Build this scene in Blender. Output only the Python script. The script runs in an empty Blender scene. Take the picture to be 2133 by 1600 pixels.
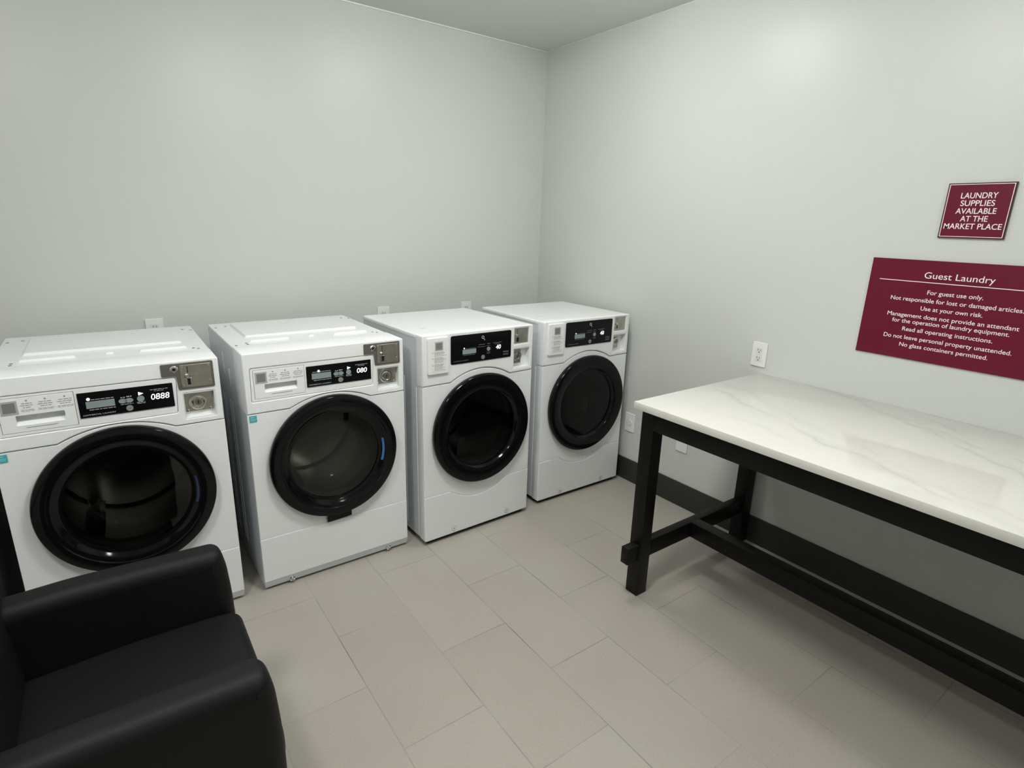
import bpy, bmesh, math, random
from mathutils import Matrix, Vector
random.seed(7)
S = bpy.context.scene
COL = S.collection
PI = math.pi

# ------------------------------------------------------------------ materials
def new_mat(name):
    m = bpy.data.materials.new(name); m.use_nodes = True
    nt = m.node_tree; b = nt.nodes['Principled BSDF']
    return m, nt, b

def pmat(name, col, rough=.5, metal=0., spec=.5, bump=0., bscale=200., coat=0., emit=None, estr=0., bdist=.001, var=0., vscale=3.):
    m, nt, b = new_mat(name)
    b.inputs['Base Color'].default_value = (*col, 1)
    b.inputs['Roughness'].default_value = rough
    b.inputs['Metallic'].default_value = metal
    b.inputs['Specular IOR Level'].default_value = spec
    b.inputs['Coat Weight'].default_value = coat
    b.inputs['Coat Roughness'].default_value = .08
    if emit:
        b.inputs['Emission Color'].default_value = (*emit, 1); b.inputs['Emission Strength'].default_value = estr
    tc = nt.nodes.new('ShaderNodeTexCoord')
    if bump:
        n = nt.nodes.new('ShaderNodeTexNoise'); n.inputs['Scale'].default_value = bscale; n.inputs['Detail'].default_value = 4
        nt.links.new(tc.outputs['Object'], n.inputs['Vector'])
        bp = nt.nodes.new('ShaderNodeBump'); bp.inputs['Strength'].default_value = bump; bp.inputs['Distance'].default_value = bdist
        nt.links.new(n.outputs['Fac'], bp.inputs['Height']); nt.links.new(bp.outputs['Normal'], b.inputs['Normal'])
    if var:
        n = nt.nodes.new('ShaderNodeTexNoise'); n.inputs['Scale'].default_value = vscale; n.inputs['Detail'].default_value = 5
        nt.links.new(tc.outputs['Object'], n.inputs['Vector'])
        r = nt.nodes.new('ShaderNodeValToRGB')
        r.color_ramp.elements[0].position = .3; r.color_ramp.elements[1].position = .7
        r.color_ramp.elements[0].color = (*[c * (1 - var) for c in col], 1)
        r.color_ramp.elements[1].color = (*[min(1, c * (1 + var)) for c in col], 1)
        nt.links.new(n.outputs['Fac'], r.inputs['Fac']); nt.links.new(r.outputs['Color'], b.inputs['Base Color'])
    return m

M = {}
M['wall'] = pmat('wall_paint', (.61, .632, .60), .37, spec=.40, bump=.25, bscale=260, bdist=.0006)
M['ceiling'] = pmat('ceiling_paint', (.70, .73, .69), .8, spec=.2)
M['caulk'] = pmat('caulk_white', (.86, .87, .84), .45)
M['base'] = pmat('baseboard_vinyl', (.030, .033, .027), .5, spec=.35)
M['white'] = pmat('white_enamel', (.83, .845, .85), .28, spec=.5)
M['fascia'] = pmat('white_plastic', (.84, .855, .855), .38, spec=.45)
M['side'] = pmat('white_sheet_steel', (.68, .715, .735), .3, spec=.5)
M['blackgloss'] = pmat('black_gloss_plastic', (.004, .004, .0045), .08, spec=.22)
M['blackmatte'] = pmat('black_rubber', (.012, .012, .012), .6, spec=.3)
M['panel'] = pmat('black_display_panel', (.004, .004, .005), .2, spec=.2)
M['steel'] = pmat('brushed_steel', (.50, .48, .42), .36, metal=1., var=.12, vscale=30)
M['steel_frame'] = pmat('dull_steel_frame', (.26, .25, .225), .42, metal=.9)
M['chrome'] = pmat('chrome', (.72, .70, .67), .16, metal=1.)
M['dark_hole'] = pmat('dark_slot', (.01, .01, .01), .6, spec=.2)
M['drum'] = pmat('drum_steel', (.42, .42, .40), .28, metal=1., bump=.3, bscale=90, bdist=.002)
M['gasket'] = pmat('grey_rubber_gasket', (.26, .26, .25), .5)
M['lcd'] = pmat('grey_window', (.25, .31, .31), .35)
M['grey_ink'] = pmat('grey_ink', (.32, .32, .33), .6)
M['dark_ink'] = pmat('dark_grey_ink', (.16, .16, .17), .6)
M['silver_ink'] = pmat('silver_ink', (.42, .43, .44), .4)
M['lit'] = pmat('lit_digit', (1, 1, 1), .5, emit=(1, 1, 1), estr=.32)
M['label_grey'] = pmat('grey_label', (.20, .20, .20), .5)
M['label_mid'] = pmat('light_grey_label', (.42, .43, .43), .5)
M['paper'] = pmat('paper_label', (.80, .82, .79), .6)
M['teal'] = pmat('teal_label', (.06, .43, .48), .4)
M['teal_light'] = pmat('pale_teal_ink', (.35, .62, .64), .4)
M['blue'] = pmat('blue_film', (.05, .16, .42), .35)
M['blue_dim'] = pmat('dimmed_blue_film', (.02, .035, .09), .3)  # same blue film, its weaker reflection on one door put into the colour
M['leather'] = pmat('black_leather', (.0048, .005, .0054), .58, spec=.24, bump=.35, bscale=420, bdist=.0008, var=.25, vscale=2.5)
M['frame'] = pmat('black_stained_wood', (.0055, .005, .0045), .45, spec=.2, bump=.15, bscale=60)
M['sign'] = pmat('burgundy_acrylic', (.135, .009, .028), .3, spec=.25, var=.06, vscale=2)
M['sign_edge'] = pmat('dark_burgundy_edge', (.035, .006, .012), .5)
M['sign_ink'] = pmat('pinkish_white_ink', (.92, .84, .83), .5)
M['outlet'] = pmat('outlet_white', (.80, .81, .78), .35)
M['outlet_face'] = pmat('outlet_face_white', (.72, .735, .71), .4)
M['bin'] = pmat('black_block_plastic', (.007, .0075, .0075), .5, spec=.3)
M['lampframe'] = pmat('lamp_frame', (.8, .8, .8), .5)
M['diffuser'] = pmat('lamp_diffuser', (.9, .9, .9), .5, emit=(1., .995, .975), estr=12.)

def glass_mat(name, tint, rough=.02, ior=1.5):
    m = bpy.data.materials.new(name); m.use_nodes = True; nt = m.node_tree; nt.nodes.clear()
    o = nt.nodes.new('ShaderNodeOutputMaterial'); mx = nt.nodes.new('ShaderNodeMixShader')
    t = nt.nodes.new('ShaderNodeBsdfTransparent'); g = nt.nodes.new('ShaderNodeBsdfGlossy'); f = nt.nodes.new('ShaderNodeFresnel')
    t.inputs['Color'].default_value = (*tint, 1); g.inputs['Roughness'].default_value = rough; f.inputs['IOR'].default_value = ior
    nt.links.new(f.outputs[0], mx.inputs[0]); nt.links.new(t.outputs[0], mx.inputs[1]); nt.links.new(g.outputs[0], mx.inputs[2])
    nt.links.new(mx.outputs[0], o.inputs['Surface'])
    return m
M['glass_w'] = glass_mat('tinted_door_glass', (.66, .67, .64))
M['glass_d'] = glass_mat('dark_door_glass', (.22, .22, .23), ior=1.38)
M['glass_in'] = glass_mat('clear_bowl_glass', (.92, .93, .90))

def floor_material():
    m, nt, b = new_mat('floor_tile')
    L = nt.links
    geo = nt.nodes.new('ShaderNodeNewGeometry')
    mp = nt.nodes.new('ShaderNodeMapping'); mp.vector_type = 'POINT'
    # tiles 0.302 x 0.603 long along world Y, half-bond: swap so brick rows run along Y
    mp.inputs['Rotation'].default_value = (0, 0, PI / 2)
    L.new(geo.outputs['Position'], mp.inputs['Vector'])
    br = nt.nodes.new('ShaderNodeTexBrick')
    br.offset = .5; br.offset_frequency = 2; br.squash = 1
    br.inputs['Color1'].default_value = (.385, .358, .315, 1)
    br.inputs['Color2'].default_value = (.408, .381, .338, 1)
    br.inputs['Mortar'].default_value = (.396, .369, .326, 1)
    br.inputs['Scale'].default_value = 1.
    br.inputs['Mortar Size'].default_value = .0018
    br.inputs['Mortar Smooth'].default_value = .3
    br.inputs['Bias'].default_value = 0.
    br.inputs['Brick Width'].default_value = .596
    br.inputs['Row Height'].default_value = .2985
    L.new(mp.outputs['Vector'], br.inputs['Vector'])
    mp.inputs['Location'].default_value = (.084, 1.460 + 20 * .2985, 0)
    n = nt.nodes.new('ShaderNodeTexNoise'); n.inputs['Scale'].default_value = 2.2; n.inputs['Detail'].default_value = 6
    L.new(geo.outputs['Position'], n.inputs['Vector'])
    n2 = nt.nodes.new('ShaderNodeTexNoise'); n2.inputs['Scale'].default_value = 160; n2.inputs['Detail'].default_value = 2
    L.new(geo.outputs['Position'], n2.inputs['Vector'])
    r = nt.nodes.new('ShaderNodeValToRGB')
    r.color_ramp.elements[0].position = .3; r.color_ramp.elements[1].position = .7
    r.color_ramp.elements[0].color = (.965, .955, .95, 1); r.color_ramp.elements[1].color = (1.03, 1.035, 1.035, 1)
    L.new(n.outputs['Fac'], r.inputs['Fac'])
    r2 = nt.nodes.new('ShaderNodeValToRGB')
    r2.color_ramp.elements[0].position = .3; r2.color_ramp.elements[1].position = .7
    r2.color_ramp.elements[0].color = (.95, .95, .95, 1); r2.color_ramp.elements[1].color = (1.04, 1.04, 1.04, 1)
    L.new(n2.outputs['Fac'], r2.inputs['Fac'])
    x1 = nt.nodes.new('ShaderNodeMixRGB'); x1.blend_type = 'MULTIPLY'; x1.inputs[0].default_value = 1
    x2 = nt.nodes.new('ShaderNodeMixRGB'); x2.blend_type = 'MULTIPLY'; x2.inputs[0].default_value = 1
    L.new(br.outputs['Color'], x1.inputs[1]); L.new(r.outputs['Color'], x1.inputs[2])
    L.new(x1.outputs[0], x2.inputs[1]); L.new(r2.outputs['Color'], x2.inputs[2])
    n3 = nt.nodes.new('ShaderNodeTexNoise'); n3.inputs['Scale'].default_value = 1.9; n3.inputs['Detail'].default_value = 3
    mp3 = nt.nodes.new('ShaderNodeMapping'); mp3.inputs['Location'].default_value = (4.3, 1.2, 0); L.new(geo.outputs['Position'], mp3.inputs['Vector']); L.new(mp3.outputs['Vector'], n3.inputs['Vector'])
    r3 = nt.nodes.new('ShaderNodeMapRange'); r3.inputs['From Min'].default_value = .45; r3.inputs['From Max'].default_value = .66; r3.inputs['To Min'].default_value = .14; r3.inputs['To Max'].default_value = .85
    L.new(n3.outputs['Fac'], r3.inputs['Value'])
    mf = nt.nodes.new('ShaderNodeMath'); mf.operation = 'MULTIPLY'; L.new(br.outputs['Fac'], mf.inputs[0]); L.new(r3.outputs[0], mf.inputs[1])
    x3 = nt.nodes.new('ShaderNodeMixRGB'); x3.inputs[2].default_value = (.09, .083, .072, 1)
    L.new(mf.outputs[0], x3.inputs[0]); L.new(x2.outputs[0], x3.inputs[1])
    L.new(x3.outputs[0], b.inputs['Base Color'])
    b.inputs['Roughness'].default_value = .5; b.inputs['Specular IOR Level'].default_value = .35
    bp = nt.nodes.new('ShaderNodeBump'); bp.invert = True; bp.inputs['Strength'].default_value = .15; bp.inputs['Distance'].default_value = .0006
    L.new(br.outputs['Fac'], bp.inputs['Height']); L.new(bp.outputs['Normal'], b.inputs['Normal'])
    return m

def marble_material():
    m, nt, b = new_mat('white_marble_laminate')
    L = nt.links
    geo = nt.nodes.new('ShaderNodeNewGeometry')
    sep = nt.nodes.new('ShaderNodeSeparateXYZ'); L.new(geo.outputs['Position'], sep.inputs[0])
    def math_(op, *ins):
        n = nt.nodes.new('ShaderNodeMath'); n.operation = op
        for i, v in enumerate(ins):
            if isinstance(v, (int, float)): n.inputs[i].default_value = v
            else: L.new(v, n.inputs[i])
        return n.outputs[0]
    def noise(scale, loc, sy=1., detail=4):
        mp = nt.nodes.new('ShaderNodeMapping'); mp.inputs['Location'].default_value = loc; mp.inputs['Scale'].default_value = (1, sy, 1)
        L.new(geo.outputs['Position'], mp.inputs['Vector'])
        n = nt.nodes.new('ShaderNodeTexNoise'); n.inputs['Scale'].default_value = scale; n.inputs['Detail'].default_value = detail
        L.new(mp.outputs['Vector'], n.inputs['Vector'])
        return n.outputs['Fac']
    col = nt.nodes.new('ShaderNodeMixRGB'); col.inputs[1].default_value = (.75, .74, .70, 1); col.inputs[2].default_value = (.67, .655, .605, 1)
    L.new(noise(1.6, (3, 1, 0), .5), col.inputs[0])
    cur = col.outputs[0]
    # long veins x = x0 + k (y - y0), wandering a little, thin core with a soft halo on one side
    for i, (x0, y0, k, w, st) in enumerate(((-.442, -1.808, .366, .006, .55), (0., -2.20, .58, .006, .6), (-.72, -1.85, .06, .005, .22), (-.06, -1.80, -.05, .008, .3), (-.30, -1.80, .45, .007, .22), (-.10, -2.6, .5, .006, .4), (-.35, -3.0, .4, .006, .5))):
        wob = math_('MULTIPLY', math_('SUBTRACT', noise(5.5, (i * 3.1, i * 1.7, 0), 1., 6), .5), .16)
        line = math_('ADD', math_('MULTIPLY', math_('SUBTRACT', sep.outputs['Y'], y0), k), x0)
        d = math_('ADD', math_('SUBTRACT', sep.outputs['X'], line), wob)
        ad = math_('ABSOLUTE', d)
        r = nt.nodes.new('ShaderNodeMapRange'); r.interpolation_type = 'SMOOTHSTEP'
        r.inputs['From Min'].default_value = 0; r.inputs['From Max'].default_value = w; r.inputs['To Min'].default_value = 1; r.inputs['To Max'].default_value = 0
        L.new(ad, r.inputs['Value'])
        h = nt.nodes.new('ShaderNodeMapRange'); h.interpolation_type = 'SMOOTHSTEP'
        h.inputs['From Min'].default_value = 0; h.inputs['From Max'].default_value = w * 7; h.inputs['To Min'].default_value = .38; h.inputs['To Max'].default_value = 0
        L.new(ad, h.inputs['Value'])
        fade = nt.nodes.new('ShaderNodeMapRange'); fade.inputs['From Min'].default_value = .34; fade.inputs['From Max'].default_value = .6
        L.new(noise(4., (i * 7.7, 2, 0), 1., 3), fade.inputs['Value'])
        f = math_('MULTIPLY', math_('MULTIPLY', math_('MAXIMUM', r.outputs[0], h.outputs[0]), fade.outputs[0]), st)
        mx = nt.nodes.new('ShaderNodeMixRGB'); mx.inputs[2].default_value = (.37, .365, .335, 1)
        L.new(f, mx.inputs[0]); L.new(cur, mx.inputs[1]); cur = mx.outputs[0]
    L.new(cur, b.inputs['Base Color'])
    b.inputs['Roughness'].default_value = .07; b.inputs['Specular IOR Level'].default_value = .55
    return m

# ------------------------------------------------------------------ helpers
def finish(me, mat, smooth=True, ang=.7):
    me.materials.clear(); me.materials.append(mat)
    if smooth:
        me.shade_smooth(); me.set_sharp_from_angle(angle=ang)
    return me

def link(name, me, parent=None):
    o = bpy.data.objects.new(name, me); COL.objects.link(o)
    if parent: o.parent = parent
    return o

def empty(name, loc, rz, label, cat, group=None):
    o = bpy.data.objects.new(name, None); COL.objects.link(o)
    o.empty_display_size = .1
    o.location = loc; o.rotation_euler = (0, 0, rz)
    return tag(o, label, cat, group)

def tag(o, label, cat, group=None):
    o['label'] = label; o['category'] = cat
    if group: o['group'] = group
    return o

# frames: local (right, up, out) -> target
FRONT = Matrix(((1, 0, 0, 0), (0, 0, -1, 0), (0, 1, 0, 0), (0, 0, 0, 1)))        # faces -Y, right = +X
RIGHTW = Matrix(((0, 0, -1, 0), (-1, 0, 0, 0), (0, 1, 0, 0), (0, 0, 0, 1)))       # on wall x=0, faces -X, right = -Y
TOP = Matrix.Identity(4)                                                          # faces +Z
SIDE = Matrix(((1, 0, 0, 0), (0, 0, -1, 0), (0, 1, 0, 0), (0, 0, 0, 1)))

def slab_mesh(polys, d0, d1, bevel=0., mat=None, frame=FRONT, bres=2):
    """2D outline(s) (first = outer, others = holes or more outlines), solid from depth d0 to d1 along the frame's out axis."""
    cu = bpy.data.curves.new('c', 'CURVE'); cu.dimensions = '2D'; cu.fill_mode = 'BOTH'
    cu.extrude = max((d1 - d0) / 2 - bevel, 1e-5); cu.bevel_depth = bevel; cu.bevel_resolution = bres; cu.offset = -bevel
    for p in polys:
        sp = cu.splines.new('POLY'); sp.points.add(len(p) - 1); sp.use_cyclic_u = True
        for q, (x, y) in zip(sp.points, p): q.co = (x, y, 0, 1)
    ob = bpy.data.objects.new('t', cu)
    me = bpy.data.meshes.new_from_object(ob)
    bpy.data.objects.remove(ob); bpy.data.curves.remove(cu)
    me.transform(frame @ Matrix.Translation((0, 0, (d0 + d1) / 2)))
    return finish(me, mat)

def slab(name, polys, d0, d1, mat, parent=None, bevel=0., frame=FRONT, bres=2):
    me = slab_mesh(polys, d0, d1, bevel, mat, frame, bres); me.name = name
    return link(name, me, parent)

def text_mesh(s, cx, base, width, cap, d0, d1, mat, frame=FRONT, align='CENTER', bold=0., shear=0.):
    def mk(t, sh=0, off=0.):
        cu = bpy.data.curves.new('f', 'FONT'); cu.body = t; cu.size = 1; cu.extrude = .01; cu.shear = sh; cu.offset = off
        ob = bpy.data.objects.new('t', cu); me = bpy.data.meshes.new_from_object(ob)
        bpy.data.objects.remove(ob); bpy.data.curves.remove(cu); return me
    h = mk('H'); H = max(v.co.y for v in h.vertices); bpy.data.meshes.remove(h)
    me = mk(s, shear, bold)
    x0 = min(v.co.x for v in me.vertices); x1 = max(v.co.x for v in me.vertices)
    sx = width / (x1 - x0) if width else cap / H
    ox = {'CENTER': cx - width / 2 if width else cx - (x1 - x0) * sx / 2, 'LEFT': cx}[align]
    for v in me.vertices:
        v.co = ((v.co.x - x0) * sx + ox, v.co.y * cap / H + base, d0 if v.co.z < 0 else d1)
    me.transform(frame)
    return finish(me, mat, False)

def text(name, s, cx, base, width, cap, d0, d1, mat, parent, **k):
    return link(name, text_mesh(s, cx, base, width, cap, d0, d1, mat, **k), parent)

def lathe_mesh(prof, cx, cz, mat, frame=FRONT, n=96, close=False, ang=.6, a0=0., a1=2 * PI):
    """profile of (radius, depth) round the out axis through (cx, cz)"""
    bm = bmesh.new(); full = abs(a1 - a0 - 2 * PI) < 1e-6
    rings = []
    cnt = n if full else n + 1
    for (r, d) in prof:
        if r < 1e-6: rings.append([bm.verts.new((cx, cz, d))])
        else: rings.append([bm.verts.new((cx + r * math.cos(a0 + (a1 - a0) * i / n), cz + r * math.sin(a0 + (a1 - a0) * i / n), d)) for i in range(cnt)])
    prs = list(zip(rings[:-1], rings[1:]))
    if close: prs.append((rings[-1], rings[0]))
    for A, B in prs:
        for i in range(n):
            j = (i + 1) % cnt
            if len(A) == 1 and len(B) == 1: continue
            if len(A) == 1: bm.faces.new((A[0], B[i], B[j]))
            elif len(B) == 1: bm.faces.new((A[i], B[0], A[j]))
            else: bm.faces.new((A[i], B[i], B[j], A[j]))
    if not full and close:
        bm.faces.new([R[0] for R in rings]); bm.faces.new([R[-1] for R in rings])
    bmesh.ops.recalc_face_normals(bm, faces=bm.faces[:])
    if not close and sum(f.normal.z * f.calc_area() for f in bm.faces) < 0:
        bmesh.ops.reverse_faces(bm, faces=bm.faces[:])
    me = bpy.data.meshes.new('lathe'); bm.to_mesh(me); bm.free()
    me.transform(frame)
    return finish(me, mat, True, ang)

def lathe(name, prof, cx, cz, mat, parent=None, **k):
    return link(name, lathe_mesh(prof, cx, cz, mat, **k), parent)

def boxes_mesh(bs, mat, bevel=0., seg=2):
    bm = bmesh.new()
    for (x0, x1, y0, y1, z0, z1) in bs:
        r = bmesh.ops.create_cube(bm, size=1)
        bmesh.ops.scale(bm, vec=(x1 - x0, y1 - y0, z1 - z0), verts=r['verts'])
        bmesh.ops.translate(bm, vec=((x0 + x1) / 2, (y0 + y1) / 2, (z0 + z1) / 2), verts=r['verts'])
    if bevel: bmesh.ops.bevel(bm, geom=bm.edges[:], offset=bevel, segments=seg, affect='EDGES', profile=.5, clamp_overlap=True)
    me = bpy.data.meshes.new('box'); bm.to_mesh(me); bm.free()
    return finish(me, mat)

def box(name, b, mat, parent=None, bevel=0., seg=2):
    return link(name, boxes_mesh([b], mat, bevel, seg), parent)
def boxes(name, bs, mat, parent=None, bevel=0., seg=2):
    return link(name, boxes_mesh(bs, mat, bevel, seg), parent)

def rect(x0, y0, x1, y1): return [(x0, y0), (x1, y0), (x1, y1), (x0, y1)]
def rpoly(pts, r, n=5):
    out = []; N = len(pts)
    for i in range(N):
        p = Vector(pts[i]); a = Vector(pts[i - 1]); b = Vector(pts[(i + 1) % N])
        u = (a - p); v = (b - p); rr = min(r, u.length * .49, v.length * .49); u.normalize(); v.normalize()
        s = p + u * rr; e = p + v * rr
        for k in range(n + 1):
            t = k / n; q = s * (1 - t) ** 2 + p * 2 * t * (1 - t) + e * t ** 2
            out.append((q.x, q.y))
    return out
def rrect(x0, y0, x1, y1, r): return rpoly(rect(x0, y0, x1, y1), r)
def circle(cx, cy, r, n=64, ry=None):
    ry = ry or r
    return [(cx + r * math.cos(2 * PI * i / n), cy + ry * math.sin(2 * PI * i / n)) for i in range(n)]
def arc_pts(xa, xb, z, sag, n=28):
    c = (xb - xa) / 2; h = abs(sag); R = (c * c + h * h) / (2 * h); sg = 1 if sag > 0 else -1
    return [(xa + (xb - xa) * i / n, z + sg * (math.sqrt(max(R * R - ((xa + (xb - xa) * i / n) - (xa + xb) / 2) ** 2, 0)) - (R - h))) for i in range(n + 1)]

# ------------------------------------------------------------------ room
H = 2.697
XL, YN = -4.3, -5.3
def struct(name, me, label=None):
    o = link(name, me); o['kind'] = 'structure'
    if label: o['label'] = label
    return o
def room():
    struct('wall_left', boxes_mesh([(XL - .1, .1, 0, .1, 0, H)], M['wall']))
    struct('wall_right', boxes_mesh([(0, .1, YN - .1, 0, 0, H)], M['wall']))
    struct('wall_rear', boxes_mesh([(XL - .1, 0, YN - .1, YN, 0, H)], M['wall']))
    struct('wall_far', boxes_mesh([(XL - .1, XL, YN, 0, 0, H)], M['wall']))
    struct('ceiling', boxes_mesh([(XL - .1, .1, YN - .1, .1, H, H + .1)], M['ceiling']))
    struct('floor', boxes_mesh([(XL - .1, .1, YN - .1, .1, -.1, 0)], floor_material()))
    bh = .1458
    struct('baseboard_right', boxes_mesh([(-.012, 0, YN + .012, -.012, 0, bh)], M['base'], .002))
    struct('baseboard_left', boxes_mesh([(XL, 0, -.012, 0, 0, bh)], M['base'], .002))
    struct('baseboard_rear', boxes_mesh([(XL, 0, YN, YN + .012, 0, bh)], M['base'], .002))
    struct('baseboard_far', boxes_mesh([(XL, XL + .012, YN + .012, -.012, 0, bh)], M['base'], .002))
    struct('trim_1', boxes_mesh([(XL, -.004, -.008, 0, H - .008, H)], M['caulk'], .002))
    struct('trim_2', boxes_mesh([(-.0035, 0, YN, 0, H - .0035, H)], M['caulk'], .001))
room()

# ------------------------------------------------------------------ shared appliance parts
def bars(name, rows, d, mat, parent):
    """small printed lines: (x0, x1, z, thickness)"""
    lines = {}
    for r in rows: lines.setdefault(round(r[2], 4) if name.endswith('lettering') else 0, []).append(r)
    for L_ in lines.values():
        boxes(name, [(a, b, -d - .0006, -d, z - t / 2, z + t / 2) for (a, b, z, t) in L_], mat, parent)

def words(x0, x1, z, t, rnd):
    out = []; x = x0
    while x < x1 - .002:
        w = min(rnd.uniform(.005, .014), x1 - x); out.append((x, x + w, z, t)); x += w + .0022
    return out

def roundel(cx, cz, r, d, parent):
    o = slab('maker_badge', [circle(cx, cz, r, 40)], d, d + .0012, M['silver_ink'], parent)
    lathe('badge_ring', [(r * .86, d + .0012), (r * .86, d + .0018), (r * .76, d + .0018), (r * .76, d + .0012)], cx, cz, M['panel'], o, n=40)
    text('badge_monogram', 'GE', cx, cz - r * .33, r * 1.0, r * .68, d + .0012, d + .0019, M['panel'], o, shear=.25)
    return o

def coin_parts(sx0, sx1, z0, z1, d, parent, plate_mat):
    """face plate of the coin mechanism with its slot, return button and coin cup"""
    w = sx1 - sx0; h = z1 - z0
    p = slab('coin_plate', [rrect(sx0, z0, sx1, z1, .004)], d, d + .003, plate_mat, parent, .001)
    e = d + .003
    slab('coin_slot', [rect(sx0 + w * .225, z0 + h * .64, sx0 + w * .25, z0 + h * .93)], e - .001, e + .0005, M['dark_hole'], p)
    lathe('return_button', [(0.0085, e), (.0085, e + .004), (.006, e + .009), (0, e + .0095)], sx0 + w * .20, z0 + h * .52, M['chrome'], p, n=24)
    slab('return_lever', [rect(sx0 + w * .22, z0 + h * .485, sx0 + w * .43, z0 + h * .505), ], e, e + .001, M['steel_frame'], p)
    c = slab('coin_return_cup', [rrect(sx0 + w * .13, z0 + h * .08, sx0 + w * .36, z0 + h * .42, .004)], e, e + .003, M['chrome'], p, .001)
    slab('return_opening', [rect(sx0 + w * .20, z0 + h * .13, sx0 + w * .30, z0 + h * .40)], e + .003, e + .0036, M['dark_hole'], c)
    for fx, fz in ((.07, .9), (.93, .9), (.07, .12), (.93, .24)):
        lathe('rivet', [(.003, e), (.0028, e + .001), (0, e + .0016)], sx0 + w * fx, z0 + h * fz, M['chrome'], p, n=12)
    return p

def coin_lock(cx, cz, r, d, parent):
    o = lathe('coin_box_lock', [(r, d), (r, d + .006), (r * .9, d + .010), (r * .72, d + .010), (r * .66, d + .005), (r * .56, d + .006), (r * .5, d + .011), (0, d + .0115)], cx, cz, M['chrome'], parent, n=40)
    slab('keyhole', [circle(cx, cz, r * .42, 24)], d + .0105, d + .0122, M['steel_frame'], o)
    slab('key_slit', [rect(cx - r * .05, cz - r * .2, cx + r * .05, cz + r * .2)], d + .0122, d + .0128, M['dark_hole'], o)
    return o

def recess_mesh(x0, z0, x1, z1, dep, t, mat):
    """open-fronted box liner behind a hole in the front"""
    return boxes_mesh([(x0 - t, x0, 0.001, dep, z0 - t, z1 + t), (x1, x1 + t, 0.001, dep, z0 - t, z1 + t),
                       (x0, x1, 0.001, dep, z0 - t, z0), (x0, x1, 0.001, dep, z1, z1 + t), (x0 - t, x1 + t, dep, dep + t, z0 - t, z1 + t)], mat)

def drum_parts(cx, cz, parent, drum_mat):
    lathe('gasket', [(.262, -.012), (.262, -.03), (.24, -.036), (.235, -.05), (.222, -.052), (.215, -.045), (.205, -.05), (.205, -.085), (.255, -.09)], cx, cz, M['gasket'], parent, n=80)
    d = lathe('drum', [(.255, -.088), (.262, -.10), (.262, -.50), (.25, -.515), (.10, -.52), (.09, -.505), (0, -.50)], cx, cz, drum_mat, parent, n=72)
    for k in range(3):
        a = PI / 2 + .5 + k * 2 * PI / 3
        bm = bmesh.new(); vs = []
        for (dd, hh, ww) in ((-.13, .012, .020), (-.18, .055, .030), (-.42, .060, .032), (-.49, .02, .02)):
            ring = []
            for (wx, hr) in ((-ww, 0), (-ww * .45, hh), (ww * .45, hh), (ww, 0)):
                r = .2585 - hr; th = a + wx / .26
                ring.append(bm.verts.new((cx + r * math.cos(th), cz + r * math.sin(th), dd)))
            vs.append(ring)
        for A, B in zip(vs[:-1], vs[1:]):
            for i in range(3): bm.faces.new((A[i], A[i + 1], B[i + 1], B[i]))
        bm.faces.new(vs[0]); bm.faces.new(vs[-1])
        bmesh.ops.recalc_face_normals(bm, faces=bm.faces[:])
        me = bpy.data.meshes.new('lifter'); bm.to_mesh(me); bm.free(); me.transform(FRONT)
        link('lifter', finish(me, drum_mat), d)

def feet(w, D, h, parent):
    for x in (.06, w - .06):
        for y in (.07, D - .07):
            o = link('foot', lathe_mesh([(.0, 0), (.026, 0), (.026, .012), (.018, h), (0, h)], x, y, M['blackmatte'], frame=TOP, n=24), parent)

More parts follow.
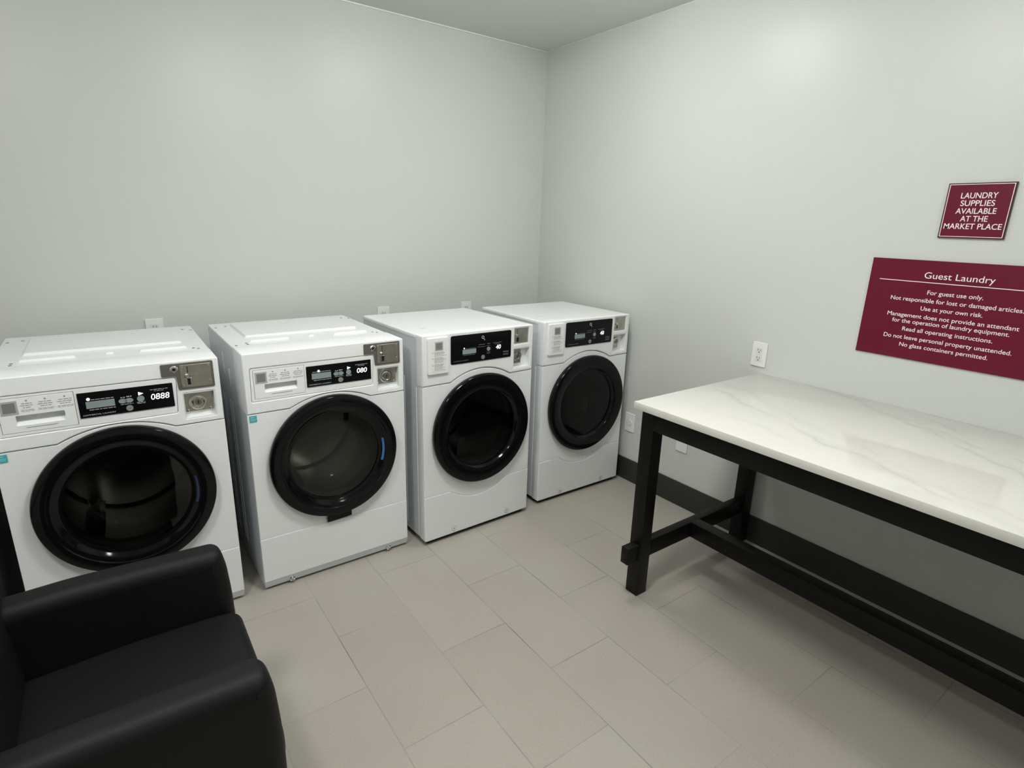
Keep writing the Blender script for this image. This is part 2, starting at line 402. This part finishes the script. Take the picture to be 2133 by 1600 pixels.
# ------------------------------------------------------------------ washers
WH, WW, WD = 1.073, .686, .775
def washer(x, yf, yaw, digits, label, film):
    R = empty('washing_machine', (x, yf, 0), yaw, label, 'washing machine', 'coin operated front load washers')
    rnd = random.Random(3)
    w, h, D = WW, WH, WD
    # cabinet: sides, back, base; pressed vertical ribs in the sides
    bs = [(0.002, .012, .028, D, .016, h - .012), (w - .012, w - .002, .028, D, .016, h - .012), (.012, w - .012, D - .01, D, .05, h - .012), (.012, w - .012, .03, D - .01, .016, .03)]
    for y in (.30, .345, .46, .505):
        bs += [(-.0015, .004, y, y + .007, .10, .80), (w - .004, w + .0015, y, y + .007, .10, .80)]
    bs += [(-.001, .004, .30, .304, .86, .95), (-.001, .004, .42, .424, .90, 1.0)]
    boxes('cabinet', bs, M['side'], R, .0012, 1)
    # top with pressed ribs and screws
    zt = h - .004
    t = slab('top_panel', [rrect(.002, .176, w - .002, D, .012)], zt - .012, zt, M['white'], R, .003, TOP)
    b2 = []
    def press(name, x0, x1, y0, y1, hh):
        bm = bmesh.new()
        ins = min(.008, (y1 - y0) * .35)
        o = rrect(x0, y0, x1, y1, .01); i = rrect(x0 + ins, y0 + ins, x1 - ins, y1 - ins, .008)
        A = [bm.verts.new((p[0], p[1], zt - .001)) for p in o]; B = [bm.verts.new((p[0], p[1], zt + hh)) for p in i]
        for k in range(len(A)): bm.faces.new((A[k], A[(k + 1) % len(A)], B[(k + 1) % len(A)], B[k]))
        bm.faces.new(B); bmesh.ops.recalc_face_normals(bm, faces=bm.faces[:])
        me = bpy.data.meshes.new(name); bm.to_mesh(me); bm.free()
        return link(name, finish(me, M['white']), t)
    press('pressed_rib', .083, .252, .238, .262, .008)
    press('pressed_rib', .336, .368, .252, .272, .006)
    press('pressed_rib', .446, .614, .238, .262, .008)
    press('pressed_field', .085, .605, .352, .705, .009)
    for (sx, sy) in ((.022, .195), (.068, .228), (.068, .200), (.020, .655), (.066, .680), (.632, .225), (.648, .208), (.640, .678), (.672, .652)):
        lathe('screw', [(.0055, zt), (.005, zt + .0015), (.002, zt + .0018), (0, zt + .0005)], sx, sy, M['steel_frame'], t, frame=TOP, n=14)
    # upper fascia with curved lower seam
    hole_ins = rpoly([(.023, .872), (.533, .875), (.541, 1.004), (.537, 1.012), (.026, 1.012)], .008)
    hole_lock = rrect(.5555, .846, .661, .9465, .004)
    seam = arc_pts(.168, .52, .8245, .043)
    out = [(0.001, .8245)] + seam + [(w - .001, .8255)] + [(w - .001, h), (.001, h)]
    outr = out[:-2] + rpoly([(w - .001, h - .02), (w - .001, h), (.001, h), (.001, h - .02)], .007)[6:18]
    f = slab('control_fascia', [outr, hole_ins, hole_lock], -.174, 0, M['fascia'], R, .004)
    # instrument insert (display surround)
    ins = rpoly([(.0245, .8735), (.5315, .8765), (.5395, 1.003), (.5360, 1.0105), (.0275, 1.0105)], .007)
    drawer_o = rrect(.0365, .8835, .2365, 1.0035, .003)
    slab('display_surround', [ins, drawer_o], -.02, -.0015, M['fascia'], R, .001)
    grip = rrect(.077, .9085, .205, .9415, .004)
    dr = slab('detergent_drawer', [rrect(.0378, .8848, .2352, 1.0022, .003), grip], -.014, -.0008, M['fascia'], R, .0008)
    # grip recess: dark roof, sloping floor
    g = bmesh.new()
    q = [(.075, 0, .9065), (.207, 0, .9065), (.207, .03, .925), (.075, .03, .925)]
    vs = [g.verts.new(p) for p in q]; g.faces.new(vs)
    q2 = [(.075, .03, .925), (.207, .03, .925), (.207, .03, .9435), (.075, .03, .9435)]
    v2 = [g.verts.new(p) for p in q2]; g.faces.new(v2)
    q3 = [(.075, .03, .9435), (.207, .03, .9435), (.207, .006, .9435), (.075, .006, .9435)]
    g.faces.new([g.verts.new(p) for p in q3])
    for xx in (.0755, .2065):
        g.faces.new([g.verts.new(p) for p in ((xx, .006, .9065), (xx, .03, .925), (xx, .03, .9435), (xx, .006, .9435))])
    me = bpy.data.meshes.new('grip'); g.to_mesh(me); g.free(); link('drawer_grip', finish(me, M['fascia'], False), dr)
    slab('drawer_edge_mark', [rect(.100, .8985, .182, .9)], -.0008, .0002, M['grey_ink'], dr)
    # label patch and three columns of printed instructions
    q = slab('instruction_label', [rect(.0435, .948, .0878, .9935)], -.0008, .0004, M['label_mid'], dr)
    slab('label_square', [rect(.0495, .954, .0822, .9875)], .0004, .0008, M['label_grey'], q)
    rows = []
    for (a, b_) in ((.095, .129), (.139, .181), (.190, .233)):
        m_ = (a + b_) / 2; rows += [(m_ - .0025, m_ + .0025, .9905, .005)]
        for k, z in enumerate((.9815, .9745, .9675)):
            sh = (.004, 0, .006)[k]; rows += words(a + sh, b_ - sh, z, .0024, rnd)
        for z in (.9595, .9555): rows += words(a, b_, z, .0014, rnd)
    bars('printed_instructions', rows, -.0008, M['grey_ink'], dr)
    # black display
    dp = slab('display_panel', [rrect(.2435, .904, .526, .9935, .002)], -.0015, .0015, M['panel'], R, .0005)
    e = .0015
    slab('status_window', [rect(.2645, .936, .3465, .961)], e, e + .0006, M['lcd'], dp)
    bars('window_lettering', words(.268, .345, .9665, .0022, rnd) + words(.272, .347, .9305, .0024, rnd), e, M['silver_ink'], dp)
    bars('button_lettering', words(.362, .400, .9355, .002, rnd) + words(.41, .436, .9365, .002, rnd) + words(.412, .436, .932, .002, rnd) + words(.364, .378, .961, .003, rnd) + words(.382, .397, .9625, .004, rnd), e, M['silver_ink'], dp)
    bars('digit_lettering', words(.455, .510, .9765, .002, rnd) + words(.467, .497, .971, .0016, rnd), e, M['silver_ink'], dp)
    for bx in (.3695, .3885): slab('selector_button', [circle(bx, .948, .0125, 28, .0085)], e, e + .001, M['lcd'], dp)
    slab('start_button', [circle(.4235, .949, .0112, 28)], e, e + .001, M['lcd'], dp)
    slab('lit_arrow', [[(.418, .9615), (.4335, .9675), (.418, .974)]], e, e + .0008, M['lit'], dp)
    ix = .273 if len(digits) == 4 else .2945
    slab('lit_indicator', [circle(ix, .9695, .0052, 16)], e, e + .0008, M['lit'], dp)
    n = len(digits); wid = .058 if n == 4 else .046
    text('lit_digits', digits, .484, .9395, wid, .0205, e, e + .0008, M['lit'], dp, shear=.12)
    text('panel_wording', 'COMMERCIAL LAUNDRY', .2515, .9105, .094, .005, e, e + .0005, M['silver_ink'], dp, align='LEFT')
    roundel(.387, .9195, .0105, e, dp)
    # coin slide
    L = rpoly([(.545, .9625), (.666, .9625), (.666, 1.0645), (.4955, 1.0645), (.4955, 1.0165), (.541, 1.0165)], .006)
    cf = slab('coin_mechanism', [L], -.002, .004, M['steel_frame'], R, .0015)
    coin_parts(.5555, .6575, .970, 1.056, .004, cf, M['steel'])
    k = lathe('key_lock', [(.0135, .004), (.0135, .006), (.0105, .0085), (.0085, .0085), (.008, .006), (0, .0065)], .5375, 1.0425, M['chrome'], cf, n=28)
    slab('keyhole', [circle(.5375, 1.0425, .0055, 16)], .0062, .0072, M['dark_hole'], k)
    # coin box recess and lock
    rc = link('coin_box_recess', recess_mesh(.5575, .848, .659, .9445, .028, .002, M['fascia']), R)
    cp = slab('coin_box_plate', [rrect(.559, .866, .655, .9425, .002)], -.027, -.022, M['steel'], rc, .001)
    coin_lock(.604, .9035, .031, -.022, cp)
    for (a, b_) in ((.569, .872), (.645, .872)): lathe('rivet', [(.005, -.022), (.004, -.018), (0, -.017)], a, b_, M['chrome'], cp, n=12)
    # door panel with round opening
    dcx, dcz = .3435, .578
    seamL = [(0.001, .8215)] + [(a, b_ - .003) for a, b_ in seam] + [(w - .001, .8225)]
    slab('front_panel', [seamL + [(w - .001, .2555), (.001, .2555)], circle(dcx, dcz, .263, 80)], -.03, -.0018, M['white'], R, .0018)
    slab('lower_panel', [rect(.001, .045, w - .001, .2548)], -.03, 0, M['white'], R, .0035)
    # sloping kick strip
    bm = bmesh.new()
    A = [(.001, 0.001, .0448), (w - .001, 0.001, .0448), (w - .004, .012, .013), (.004, .012, .013)]
    Bk = [(.001, .03, .0448), (w - .001, .03, .0448), (w - .004, .03, .013), (.004, .03, .013)]
    va = [bm.verts.new(p) for p in A]; vb = [bm.verts.new(p) for p in Bk]
    bm.faces.new(va); bm.faces.new(vb[::-1])
    for i in range(4): bm.faces.new((va[i], vb[i], vb[(i + 1) % 4], va[(i + 1) % 4]))
    bmesh.ops.recalc_face_normals(bm, faces=bm.faces[:])
    me = bpy.data.meshes.new('kick'); bm.to_mesh(me); bm.free(); ks = link('kick_strip', finish(me, M['side'], False), R)
    for sx in (.117, .58):
        lathe('screw', [(.012, -.012), (.012, .0), (.009, .002), (.006, -.004), (0, -.004)], sx, .024, M['chrome'], ks, n=20)
    # energy label
    el = slab('energy_label', [rect(.008, .791, .0355, .8175)], 0, .0006, M['teal'], R)
    bars('label_print', [(.012, .026, .811, .003), (.011, .033, .803, .0022), (.013, .030, .798, .0018)], .0006, M['teal_light'], el)
    # door
    prof = [(.262, -.004), (.281, .002), (.2838, .018), (.283, .027), (.2805, .0315), (.2765, .034), (.262, .0365), (.248, .038), (.2435, .037), (.2405, .033), (.2365, .0325), (.222, .026), (.213, .018), (.205, .014), (.199, .014), (.198, .006), (.214, .000), (.255, -.004)]
    d = lathe('door', prof, dcx, dcz, M['blackgloss'], R, n=128, close=True, ang=.5)
    lathe('door_glass', [(.1985, .009), (.17, .0105), (.12, .0125), (.06, .0135), (0, .014)], dcx, dcz, M['glass_w'], d, n=96)
    lathe('glass_bowl', [(.198, .004), (.188, -.012), (.172, -.06), (.15, -.092), (.125, -.102), (.08, -.098), (0, -.092)], dcx, dcz, M['glass_in'], d, n=96)
    slab('door_catch_tab', [[(dcx - .056, dcz - .317), (dcx + .056, dcz - .311), (dcx + .056, dcz - .262), (dcx - .056, dcz - .268)]], .001, .014, M['blackgloss'], d, .001)
    lathe('film_strip', [(.2145, .020), (.2145, .0235), (.2225, .0285), (.2225, .025)], dcx, dcz, film, d, n=12, close=True, a0=-.30, a1=.20)
    drum_parts(dcx, dcz, R, M['drum'])
    box('gap_shade', (.03, w - .03, .045, D - .03, .003, .0155), M['blackmatte'], R)  # added black box, stands in for the floor shadow under the washer
    feet(w, D, .016, R)
    return R

# ------------------------------------------------------------------ dryers
DH, DW, DD = 1.0884, .6585, .665
def dryer(x, yf, yaw, digits, label, D):
    R = empty('tumble_dryer', (x, yf, 0), yaw, label, 'tumble dryer', 'coin operated tumble dryers')
    rnd = random.Random(11)
    w, h = DW, DH
    bs = [(0.002, .012, .05, D, .03, h - .012), (w - .012, w - .002, .05, D, .03, h - .012), (.012, w - .012, D - .01, D, .05, h - .012), (.012, w - .012, .05, D - .01, .03, .045)]
    bs += [(-.001, .003, .0635, .0655, .04, .83), (-.001, .003, .185, .19, .06, .86)]
    boxes('cabinet', bs, M['side'], R, .0012, 1)
    t = slab('top_panel', [rrect(-.001, .055, w + .001, D + .004, .02)], h - .024, h - .0015, M['white'], R, .007, TOP, 4)
    slab('pressed_mark', [rect(.08, .171, .124, .174)], h - .002, h - .0012, M['label_mid'], t, 0, TOP)
    # fascia wraps round the corners
    seam = arc_pts(.155, .51, .8445, .0515)
    out = [(0, .8445)] + seam + [(w, .8470)]
    outr = out + rpoly([(w, h - .03), (w, h), (0, h), (0, h - .03)], .012)[6:18]
    hole_coin = rrect(.5325, .9935, .6295, 1.0775, .004)
    hole_lock = rpoly([(.5325, .8685), (.636, .8685), (.636, .969), (.5325, .969)], .004)
    f = slab('control_fascia', [outr, hole_coin, hole_lock], -.062, 0, M['fascia'], R, .006, bres=4)
    # front panel, lower panel
    dcx, dcz = .3325, .583
    sm2 = [(.001, .841)] + [(a, b - .0035) for a, b in seam] + [(w - .001, .8435)]
    low = arc_pts(.153, .509, .2665, -.061)
    slab('front_panel', [sm2 + [(w - .001, .2685)] + [(a, b + .0015) for a, b in low][::-1] + [(.001, .268)], circle(dcx, dcz, .263, 80)], -.05, -.0018, M['white'], R, .002)
    lp = slab('lower_panel', [[(.001, .2675)] + [(a, b + .0006) for a, b in low] + [(w - .001, .2678)] + rpoly([(w - .001, .06), (w - .001, .024), (.001, .024), (.001, .06)], .008)[6:18]], -.05, 0, M['white'], R, .0038)
    for sx in (.172, .514):
        s = lathe('screw', [(.0155, -.0005), (.014, .0012), (.010, -.0015), (.006, -.0015), (.005, .001), (0, .0014)], sx, .049, M['chrome'], lp, n=24)
    # instruction card holder
    hd = slab('card_holder', [rrect(.0245, .901, .136, 1.0745, .007)], -.002, .0115, M['fascia'], R, .002)
    c = slab('instruction_card', [rect(.0435, .912, .127, 1.0635)], .011, .0121, M['paper'], hd)
    q = slab('label_patch', [rect(.061, 1.013, .1045, 1.0555)], .0121, .0125, M['label_mid'], c)
    slab('label_square', [rect(.0665, 1.0185, .099, 1.050)], .0125, .0129, M['label_grey'], q)
    rows = []
    z = 1.006
    for blk, nl in ((.06, 4), (.055, 5), (.055, 6)):
        rows.append((.047, .051, z - .002, .004))
        for k in range(nl):
            rows += words(.058, rnd.uniform(.098, .123), z, .0024 if k < 2 else .0016, rnd); z -= .0055
        z -= .0045
    bars('printed_instructions', rows, .0121, M['grey_ink'], c)
    # display
    dp = slab('display_panel', [rrect(.1525, .933, .511, 1.0725, .010)], -.002, .004, M['panel'], R, .002)
    e = .004
    slab('status_window', [rect(.217, .9775, .2955, 1.0005)], e, e + .0006, M['lcd'], dp)
    slab('lit_indicator', [circle(.2265, 1.0065, .0034, 14)], e, e + .0008, M['lit'], dp)
    slab('start_button', [circle(.3695, .990, .0105, 28)], e, e + .001, M['lcd'], dp)
    bars('window_lettering', words(.235, .293, 1.0045, .002, rnd) + words(.222, .29, .9725, .0022, rnd), e, M['dark_ink'], dp)
    bars('button_lettering', words(.311, .349, 1.016, .0022, rnd) + words(.303, .349, 1.0055, .002, rnd) + words(.361, .378, 1.0165, .003, rnd) + words(.357, .382, 1.006, .0018, rnd) + words(.36, .38, .9735, .002, rnd) + words(.36, .38, .967, .002, rnd), e, M['dark_ink'], dp)
    bars('digit_lettering', words(.397, .452, 1.0165, .0024, rnd) + words(.408, .44, 1.009, .002, rnd), e, M['dark_ink'], dp)
    bars('corner_lettering', [(.46, .494, z, .002) for z in (.9665, .962)] + [(.46, .494, z, .002) for z in (.9535, .949)], e, M['dark_ink'], dp)
    text('lit_digits', digits, .4295, .9835, .030, .0205, e, e + .0008, M['lit'], dp, shear=.12)
    text('panel_wording', 'COMMERCIAL LAUNDRY', .167, .9445, .083, .0046, e, e + .0005, M['dark_ink'], dp, align='LEFT')
    roundel(.337, .9515, .0105, e, dp)
    # small crest above the controls
    cr = slab('crest', [circle(.335, 1.0515, .0078, 24), circle(.335, 1.0515, .0045, 20)], e, e + .0008, M['silver_ink'], dp)
    slab('crest_tail', [[(.337, 1.047), (.341, 1.048), (.348, 1.036), (.345, 1.035)]], e, e + .0008, M['silver_ink'], cr)
    # coin slide
    cb = link('coin_recess', recess_mesh(.5335, .9945, .6285, 1.0765, .014, .002, M['fascia']), R)
    coin_parts(.535, .627, .9955, 1.0755, -.009, cb, M['steel'])
    rc = link('coin_box_recess', recess_mesh(.5335, .8695, .635, .968, .034, .002, M['fascia']), R)
    cp = slab('coin_box_plate', [rrect(.5345, .886, .593, .966, .002)], -.033, -.020, M['steel'], rc, .001)
    coin_lock(.5665, .9265, .026, -.020, cp)
    # door
    prof = [(.262, -.004), (.285, .002), (.2898, .018), (.289, .027), (.2865, .0315), (.2825, .0345), (.268, .036), (.225, .033), (.214, .028), (.2085, .020), (.2045, .016), (.2005, .016), (.1995, .008), (.214, .0), (.255, -.004)]
    d = lathe('door', prof, dcx, dcz, M['blackgloss'], R, n=128, close=True, ang=.5)
    lathe('door_glass', [(.200, .011), (.18, .0115), (.13, .013), (.06, .014), (0, .0143)], dcx, dcz, M['glass_d'], d, n=96)
    drum_parts(dcx, dcz, R, M['drum'])
    box('gap_shade', (.02, w - .02, .018, D - .03, .003, .0235), M['blackmatte'], R)  # black box added to keep the shadow gap below the dryer dark
    feet(w, D, .0235, R)
    return R

washer(-2.9886, -.9484, -.0075, '0888', 'leftmost white front-load washer, partly behind the black armchair', M['blue_dim'])
washer(-2.2231, -.9563, .0024, '080', 'second white washer from the left, teal sticker and blue strip in its door', M['blue'])
dryer(-1.4732, -1.0165, .0253, '40', 'white dryer with black round door, right of the two washers', DD)
dryer(-.7204, -.9763, -.0037, '40', 'rightmost white dryer, in the corner next to the marble-topped table', .625)

# ------------------------------------------------------------------ outlets
def outlet(name, frame_loc, rz, kind, label, cat='outlet', group=None):
    """local: plate in XZ plane facing -Y, centred on origin"""
    R = empty(name, frame_loc, rz, label, cat, group)
    w, h = .078, .122
    slab('cover_plate', [rrect(-w / 2, -h / 2, w / 2, h / 2, .004)], .0005, .007, M['outlet'], R, .002)
    if kind == 'duplex':
        slab('receptacle', [rrect(-.0175, -.035, .0175, .035, .003)], .006, .0085, M['outlet_face'], R, .0008)
        for cz in (.0195, -.0195):
            boxes('socket_slots', [(-.0078, -.0056, -.0092, -.0086, cz - .001, cz + .009), (.0056, .0078, -.0092, -.0086, cz - .001, cz + .007), (-.0026, .0026, -.0092, -.0086, cz - .0105, cz - .0055)], M['dark_hole'], R)
    elif kind == 'round':
        p = lathe('receptacle', [(.0215, .006), (.0215, .009), (.0195, .0105), (0, .0105)], 0, 0, M['outlet_face'], R, n=32)
        for z in (.042, -.042): lathe('screw', [(.003, .007), (.0025, .008), (0, .0083)], 0, z, M['outlet_face'], R, n=12)
    else:
        for z in (.042, -.042): lathe('screw', [(.003, .007), (.0025, .008), (0, .0083)], 0, z, M['outlet_face'], R, n=12)
    return R
g1 = 'outlets behind the machines'
outlet('wall_outlet', (-2.434, 0, 1.0255), 0, 'duplex', 'white wall outlet peeking up behind the leftmost washer', group=g1)
outlet('wall_outlet', (-1.2215, 0, 1.0115), 0, 'duplex', 'white wall outlet on the wall behind the left dryer', group=g1)
outlet('wall_outlet', (-.622, 0, 1.0105), 0, 'duplex', 'white wall outlet between the tops of the two dryers', group=g1)
outlet('wall_outlet', (0, -1.799, .9985), -PI / 2, 'duplex', 'white duplex wall outlet just above the far end of the marble table')
outlet('wall_outlet', (0, -1.002, .3915), -PI / 2, 'round', 'low white outlet plate beside the rightmost dryer, left of the table leg')
outlet('wall_plate', (0, -1.41, .396), -PI / 2, 'blank', 'low white wall plate seen under the apron of the table', 'wall plate')

# ------------------------------------------------------------------ table
def table():
    R = empty('laundry_table', (-.45, -2.73, 0), 0, 'long white marble-topped table on a black wooden trestle frame, against the right wall', 'table')
    ox, oy = .45, 2.73
    def B(x0, x1, y0, y1, z0, z1): return (x0 + ox, x1 + ox, y0 + oy, y1 + oy, z0, z1)
    YA, YB = -1.8074, -3.66
    zt = .9034; zb = .8735
    box('tabletop', B(-.9104, -.003, YB, YA, zb, zt), marble_material(), R, .0015)
    lx0, lx1 = -.872, -.807; rx0, rx1 = -.082, -.017
    fy0, fy1 = -1.8884, -1.8234; ny0, ny1 = YB + .016, YB + .081
    for (a, b) in ((lx0, lx1), (rx0, rx1)):
        for (c, d) in ((fy0, fy1), (ny0, ny1)):
            box('leg', B(a, b, c, d, 0, zb), M['frame'], R, .003)
    for (a, b) in ((lx0 + .001, lx0 + .026), (rx1 - .026, rx1 - .001)):
        box('apron', B(a, b, ny1 - .002, fy0 + .002, .789, zb), M['frame'], R, .002)
    for (c, d) in ((fy1 - .026, fy1 - .001), (ny0 + .001, ny0 + .026)):
        box('apron', B(lx1 - .002, rx0 + .002, c, d, .789, zb), M['frame'], R, .002)
    for (c, d) in ((fy0 + .0125, fy1 - .0125), (ny0 + .0125, ny1 - .0125)):
        box('cross_rail', B(-.938, rx0 + .002, c, d, .175, .2525), M['frame'], R, .002)
    box('stretcher', B(-.508, -.446, ny1 - .014, fy0 + .014, .177, .2525), M['frame'], R, .002)
table()

# ------------------------------------------------------------------ signs
def signs():
    R = empty('wall_sign', (0, -2.5425, 1.684), 0, 'small square burgundy sign reading LAUNDRY SUPPLIES AVAILABLE AT THE MARKET PLACE', 'sign')
    T = Matrix.Translation((0, 2.5425, -1.684)) @ RIGHTW
    hw, z0, z1 = .1005, 1.587, 1.782
    X = 2.5425
    slab('backing', [rect(X - hw, z0, X + hw, z1)], .001, .008, M['sign_edge'], R, .0005, T)
    slab('face', [rect(X - hw + .003, z0 + .003, X + hw - .003, z1 - .003)], .008, .0086, M['sign'], R, 0, T)
    slab('border_line', [rect(X - hw + .0045, z0 + .005, X + hw - .0045, z1 - .004), rect(X - hw + .0066, z0 + .007, X + hw - .0066, z1 - .006)], .0086, .0092, M['sign_ink'], R, 0, T)
    for s, b, wd in (('LAUNDRY', 1.7285, .109), ('SUPPLIES', 1.702, .102), ('AVAILABLE', 1.6745, .121), ('AT THE', 1.6475, .082), ('MARKET PLACE', 1.6205, .174)):
        text('sign_lettering', s, X, b, wd, .0192, .0086, .0094, M['sign_ink'], R, frame=T, bold=.006)
    R2 = empty('wall_sign', (0, -2.54, 1.303), 0, 'large burgundy Guest Laundry rules sign cut off by the right edge', 'sign')
    X = 2.54; T = Matrix.Translation((0, 2.54, -1.303)) @ RIGHTW
    slab('face', [rect(2.2342, 1.1065, 2.845, 1.5005)], .001, .006, M['sign'], R2, .0006, T)
    slab('rule_line', [rect(2.273, 1.4155, 2.807, 1.4182)], .006, .0066, M['sign_ink'], R2, 0, T)
    text('sign_heading', 'Guest Laundry', X, 1.4325, .222, .0232, .006, .0068, M['sign_ink'], R2, frame=T)
    for s, b, wd in (('For guest use only.', 1.371, .178), ('Not responsible for lost or damaged articles.', 1.3395, .424), ('Use at your own risk.', 1.308, .200), ('Management does not provide an attendant', 1.2755, .424), ('for the operation of laundry equipment.', 1.2515, .380), ('Read all operating instructions.', 1.220, .295), ('Do not leave personal property unattended.', 1.1865, .419), ('No glass containers permitted.', 1.1565, .292)):
        text('sign_lettering', s, X, b, wd, .0158, .006, .0067, M['sign_ink'], R2, frame=T, bold=.004)
signs()

# ------------------------------------------------------------------ armchair
XZ = Matrix(((1, 0, 0, 0), (0, 0, -1, 0), (0, 1, 0, 0), (0, 0, 0, 1)))
def armchair():
    R = empty('armchair', (-2.72, -1.88, 0), 0, 'black leather tub armchair at the left edge, facing right', 'armchair')
    T = Matrix.Translation((2.72, 1.88, 0))
    def arm(yc, th):
        prof = [(-2.99, .10), (-2.99, .655), (-2.80, .663), (-2.60, .658), (-2.452, .653), (-2.438, .60), (-2.431, .50), (-2.429, .40), (-2.434, .10)]
        prof = rpoly(prof, .035, 6)
        me = slab_mesh([prof], -yc - th / 2, -yc + th / 2, .038, M['leather'], XZ, 6)
        me.transform(T); link('armrest', me, R)
    arm(-1.607, .098); arm(-2.165, .102)
    # seat cushion
    pr = rpoly([(-2.99, .20), (-2.99, .452), (-2.70, .466), (-2.50, .463), (-2.422, .452), (-2.412, .36), (-2.425, .20)], .035, 6)
    me = slab_mesh([pr], 1.655, 2.12, .02, M['leather'], XZ, 4); me.transform(T); link('seat_cushion', me, R)
    # base below the seat
    pr = rpoly([(-2.99, .10), (-2.99, .21), (-2.45, .21), (-2.45, .10)], .01)
    me = slab_mesh([pr], 1.65, 2.12, .006, M['leather'], XZ); me.transform(T); link('seat_base', me, R)
    # reclined back
    bk = rpoly([(-2.955, .10), (-2.915, .46), (-2.945, .80), (-2.985, .835), (-3.045, .82), (-3.06, .10)], .04, 6)
    me = slab_mesh([bk], 1.565, 2.215, .04, M['leather'], XZ, 6); me.transform(T); link('backrest', me, R)
    for x in (-2.49, -3.0):
        for y in (-1.61, -2.165):
            me = boxes_mesh([(x - .02, x + .02, y - .02, y + .02, 0, .12)], M['frame'], .003); me.transform(T); link('leg', me, R)
armchair()

# ------------------------------------------------------------------ dark upright bin added in the dark sliver by the first washer, identity unknown
def block_():
    R = empty('dark_block', (-3.2, -.72, 0), 0, 'black upright bin added as a guess for the dark gap left of the leftmost washer', 'bin')
    bm = bmesh.new()
    rings = []
    for (z, s) in ((0, .90), (.02, .92), (.80, 1.0), (.82, 1.03), (.85, 1.03)):
        rings.append([bm.verts.new((p[0] * s, p[1] * s, z)) for p in rrect(-.175, -.24, .175, .24, .03)])
    for A, B in zip(rings[:-1], rings[1:]):
        for i in range(len(A)): bm.faces.new((A[i], A[(i + 1) % len(A)], B[(i + 1) % len(A)], B[i]))
    bm.faces.new(rings[0][::-1]); bm.faces.new(rings[-1])
    me = bpy.data.meshes.new('bin'); bm.to_mesh(me); bm.free(); link('block_body', finish(me, M['bin']), R)
    slab('block_lid', [rrect(-.165, -.23, .165, .23, .03)], .85, .875, M['bin'], R, .006, TOP)
block_()

# ------------------------------------------------------------------ ceiling lamps
def lamp(x, y, r, h, label, mat):
    """round flush-mount lamp with a shallow opal dome"""
    R = empty('ceiling_light', (x, y, H), 0, label, 'ceiling light')
    lathe('base', [(0, -.001), (r + .012, -.001), (r + .012, -.022), (r, -.022), (0, -.02)], 0, 0, M['lampframe'], R, frame=TOP, n=64)
    prof = [(r, -.022)] + [(r * math.cos(t * PI / 24), -.022 - h * math.sin(t * PI / 24)) for t in range(1, 12)] + [(0, -.022 - h)]
    lathe('diffuser', prof, 0, 0, M[mat], R, frame=TOP, n=64)
lamp(-.95, -1.25, .13, .07, 'round ceiling lamp nearest the corner, above the right-hand dryer', 'diffuser')
lamp(-1.68, -2.1, .21, .115, 'round ceiling lamp above the open floor in front of the machines', 'diffuser')
lamp(-3.1, -2.25, .19, .10, 'round ceiling lamp above the back of the black armchair', 'diffuser')
lamp(-.95, -4.2, .155, .08, 'round ceiling lamp behind the camera, above the end of the table', 'diffuser')

# ------------------------------------------------------------------ camera, world, view
cam_d = bpy.data.cameras.new('camera'); cam = bpy.data.objects.new('camera', cam_d); COL.objects.link(cam)
yaw, pit, rol, foc = .6330591916, -.2780555007, .0295278636, 1173.6426
C0 = Vector((-2.62839552, -3.29500641, 1.59402221))
fw = Vector((math.sin(yaw) * math.cos(pit), math.cos(yaw) * math.cos(pit), math.sin(pit)))
rt = Vector((math.cos(yaw), -math.sin(yaw), 0)); up = rt.cross(fw)
r2 = rt * math.cos(rol) + up * math.sin(rol); u2 = -rt * math.sin(rol) + up * math.cos(rol)
mw = Matrix((r2, u2, -fw)).transposed().to_4x4(); mw.translation = C0
cam.matrix_world = mw
cam_d.sensor_fit = 'HORIZONTAL'; cam_d.sensor_width = 36; cam_d.lens = foc / 2133 * 36; cam_d.clip_start = .02
S.camera = cam
wd = bpy.data.worlds.new('world'); S.world = wd; wd.use_nodes = True
wd.node_tree.nodes['Background'].inputs[0].default_value = (.5, .5, .5, 1); wd.node_tree.nodes['Background'].inputs[1].default_value = .0
vs = S.view_settings; S.display_settings.display_device = 'sRGB'
vs.view_transform = 'Standard'; vs.look = 'None'; vs.exposure = 2.14; vs.gamma = 1.; vs.use_curve_mapping = False
